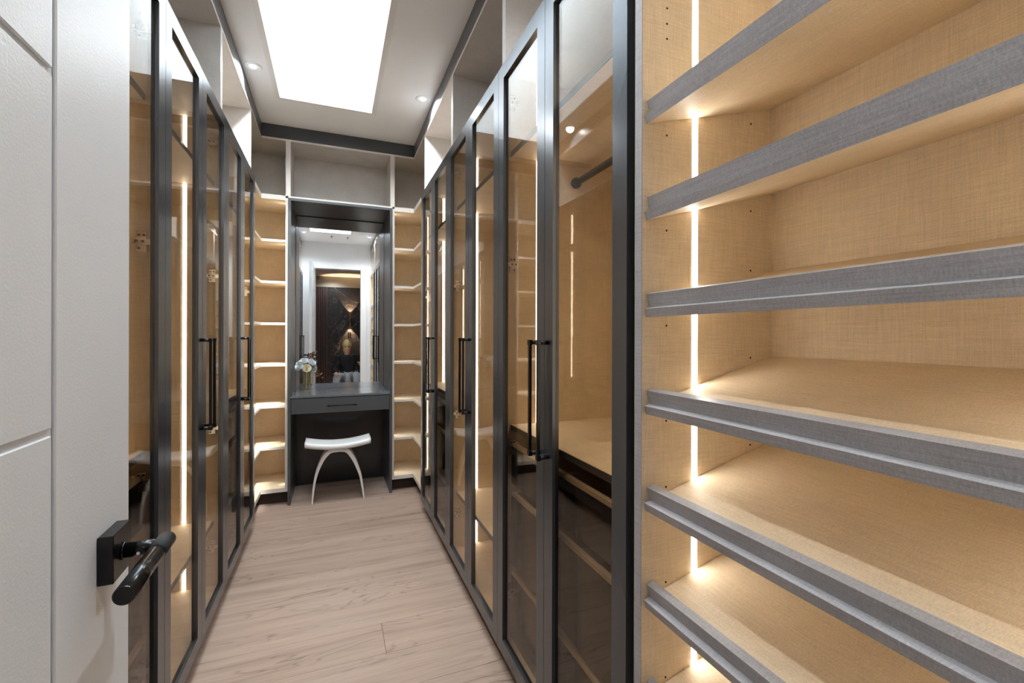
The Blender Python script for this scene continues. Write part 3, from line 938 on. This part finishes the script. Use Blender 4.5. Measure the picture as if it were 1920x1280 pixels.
# ------------------------------------------------------------------ seated person in the hall (mirror only)
PX, PY = .27, -1.22
M['skin'] = plain('skin', srgb(214, 168, 140), .5)
M['blackcloth'] = plain('black_cloth', (.008, .008, .012, 1), .85)
M['greycloth'] = plain('light_grey_cloth', srgb(176, 178, 182), .85)
M['hair'] = plain('blond_hair', srgb(196, 168, 110), .5)
def mk(name, pts, mat, parent=None, sub=2):
    # bmesh route so that the skin layer exists
    bm = bmesh.new()
    lay = bm.verts.layers.skin.verify()
    vs = []
    for i, (co, r, par) in enumerate(pts):
        v = bm.verts.new(co); v[lay].radius = (r if isinstance(r, tuple) else (r, r)); v[lay].use_root = (i == 0)
        vs.append(v)
        if par is not None: bm.edges.new((vs[par], v))
    me = bpy.data.meshes.new(name); bm.to_mesh(me); bm.free()
    o = bpy.data.objects.new(name, me); sc.collection.objects.link(o)
    if parent is not None: o.parent = parent
    o.modifiers.new('skin', 'SKIN').use_smooth_shade = True
    md2 = o.modifiers.new('sub', 'SUBSURF'); md2.levels = sub; md2.render_levels = sub
    dg = bpy.context.evaluated_depsgraph_get()
    nm = bpy.data.meshes.new_from_object(o.evaluated_get(dg))
    o.modifiers.clear(); o.data = nm
    nm.materials.clear(); nm.materials.append(mat)
    for p in nm.polygons: p.use_smooth = True
    return o
A = lambda x, y, z: (x, y, z)
hipz = .44
body = [(A(0, 0, hipz), .13, None), (A(0, .02, hipz + .18), (.13, .10), 0), (A(-.01, .07, hipz + .36), (.16, .10), 1),
        (A(-.015, .10, hipz + .45), (.07, .07), 2), (A(-.015, .12, hipz + .49), .048, 3), (A(-.015, .14, hipz + .56), (.075, .085), 4), (A(-.015, .145, hipz + .65), (.072, .085), 5),
        # arms
        (A(-.18, .07, hipz + .38), .058, 2), (A(-.25, .16, hipz + .16), .044, 7), (A(-.22, .36, hipz + .10), .032, 8), (A(-.20, .43, hipz + .09), .030, 9),
        (A(.16, .07, hipz + .38), .058, 2), (A(.26, .14, hipz + .18), .044, 11), (A(.22, .34, hipz + .28), .032, 12), (A(.21, .40, hipz + .32), .030, 13),
        # legs
        (A(-.10, .05, hipz - .01), .095, 0), (A(-.20, .42, hipz + .06), .066, 15), (A(-.24, .40, .24), .056, 16), (A(-.26, .36, .07), .040, 17), (A(-.28, .48, .035), (.040, .032), 18),
        (A(.10, .05, hipz - .01), .095, 0), (A(.16, .44, hipz + .08), .066, 20), (A(.15, .44, .24), .056, 21), (A(.15, .40, .07), .040, 22), (A(.16, .52, .035), (.040, .032), 23)]
person = mk('person', body, M['skin'])
person.location = (PX, PY, 0)
tag(person, 'person in black top and light grey trousers sitting in the hall, seen in the mirror', 'person')
def grow(ids, g, remap=True):
    out = []; mp_ = {}
    for n_, i in enumerate(ids):
        co, r, par = body[i]
        r = tuple(q + g for q in r) if isinstance(r, tuple) else r + g
        mp_[i] = n_
        out.append((co, r, mp_.get(par)))
    return out
mk('jacket', grow([0, 1, 2, 3, 7, 8, 9, 11, 12, 13], .028), M['blackcloth'], person)
tr = grow([0, 15, 16, 17, 18, 20, 21, 22, 23], .012)
mk('trousers', tr, M['greycloth'], person)
for q in (19, 24):
    co = Vector(body[q][0])
    mb = MB().sphere((co.x, co.y - .05, .045), .055, .85, 2.1, .75)
    obj('shoe', mb, M['blackcloth'], person, local=True)
hc = Vector(body[6][0])
mb = MB().sphere((hc.x, hc.y - .025, hc.z + .005), .100, .92, 1.0, 1.08, 18, 12)
mb.sphere((hc.x, hc.y - .06, hc.z - .09), .075, 1.1, .8, 1.3, 14, 10)
obj('hair', mb, M['hair'], person, local=True)
mb = MB()
for sx_ in (-.028, .028): mb.sphere((hc.x + sx_, hc.y + .078, hc.z - .03), .011)
obj('eyes', mb, M['hole'], person, local=True)
mb = MB().sphere((hc.x, hc.y + .092, hc.z - .055), .014, .8, 1, 1.5)
obj('nose', mb, M['skin'], person, local=True)
for hi, sg in ((10, -1), (14, 1)):
    hc2 = Vector(body[hi][0])
    for f_ in range(5):
        a_ = (f_ - 2) * .017
        if f_ == 0 and sg < 0 or f_ == 4 and sg > 0:
            ch = [(tuple(hc2 + Vector((a_, .0, .0))), .011, None), (tuple(hc2 + Vector((a_ * 1.8, .03, .015))), .009, 0), (tuple(hc2 + Vector((a_ * 1.8, .05, .02))), .008, 1)]
        else:
            L3 = (.07, .085, .09, .085, .07)[f_]
            ch = [(tuple(hc2 + Vector((a_, .005, 0))), .010, None), (tuple(hc2 + Vector((a_, L3 * .6, .004))), .009, 0), (tuple(hc2 + Vector((a_, L3, -.012))), .008, 1)]
        mk('finger', ch, M['skin'], person, 1)
mb = MB().box(.19, .23, .435, .443, hipz + .33, hipz + .46, bev=.003)
ph = obj('phone', mb, M['blackmetal'], None, local=True)
ph.location = (PX, PY + .012, 0)
tag(ph, 'dark phone held up in the hand of the seated person', 'phone')
mb = MB().box(-.34, .36, -.30, .24, .05, .300, bev=.03)
ot = thing('ottoman', (PX, PY, 0), 'low black ottoman under the seated person, seen in the mirror', 'ottoman')
obj('cushion', mb, M['blackcloth'], ot, local=True)
for sx_ in (-.30, .32):
    for sy_ in (-.26, .20):
        obj('leg', MB().cyl((sx_, sy_, 0), (sx_, sy_, .06), .018, seg=12), M['blackmetal'], ot, local=True)

# ------------------------------------------------------------------ groups of look-alikes
GR = {'rose': 'roses in the bouquet on the vanity', 'wardrobe_cabinet': 'glass door wardrobes on both sides',
      'open_cubby': 'open grey cubbies under the ceiling', 'corner_shelf_unit': 'lit corner shelf units beside the vanity',
      'corner_cubby': 'corner cubbies under the ceiling', 'downlight': 'recessed round ceiling lights',
      'dried_leaf_sprig': 'dried sprigs in the bouquet', 'ceiling_sensor': 'ceiling sensors near the entrance'}
for o in sc.objects:
    k_ = o.name.split('.')[0]
    if o.parent is None and k_ in GR and 'group' not in o:
        o['group'] = GR[k_]
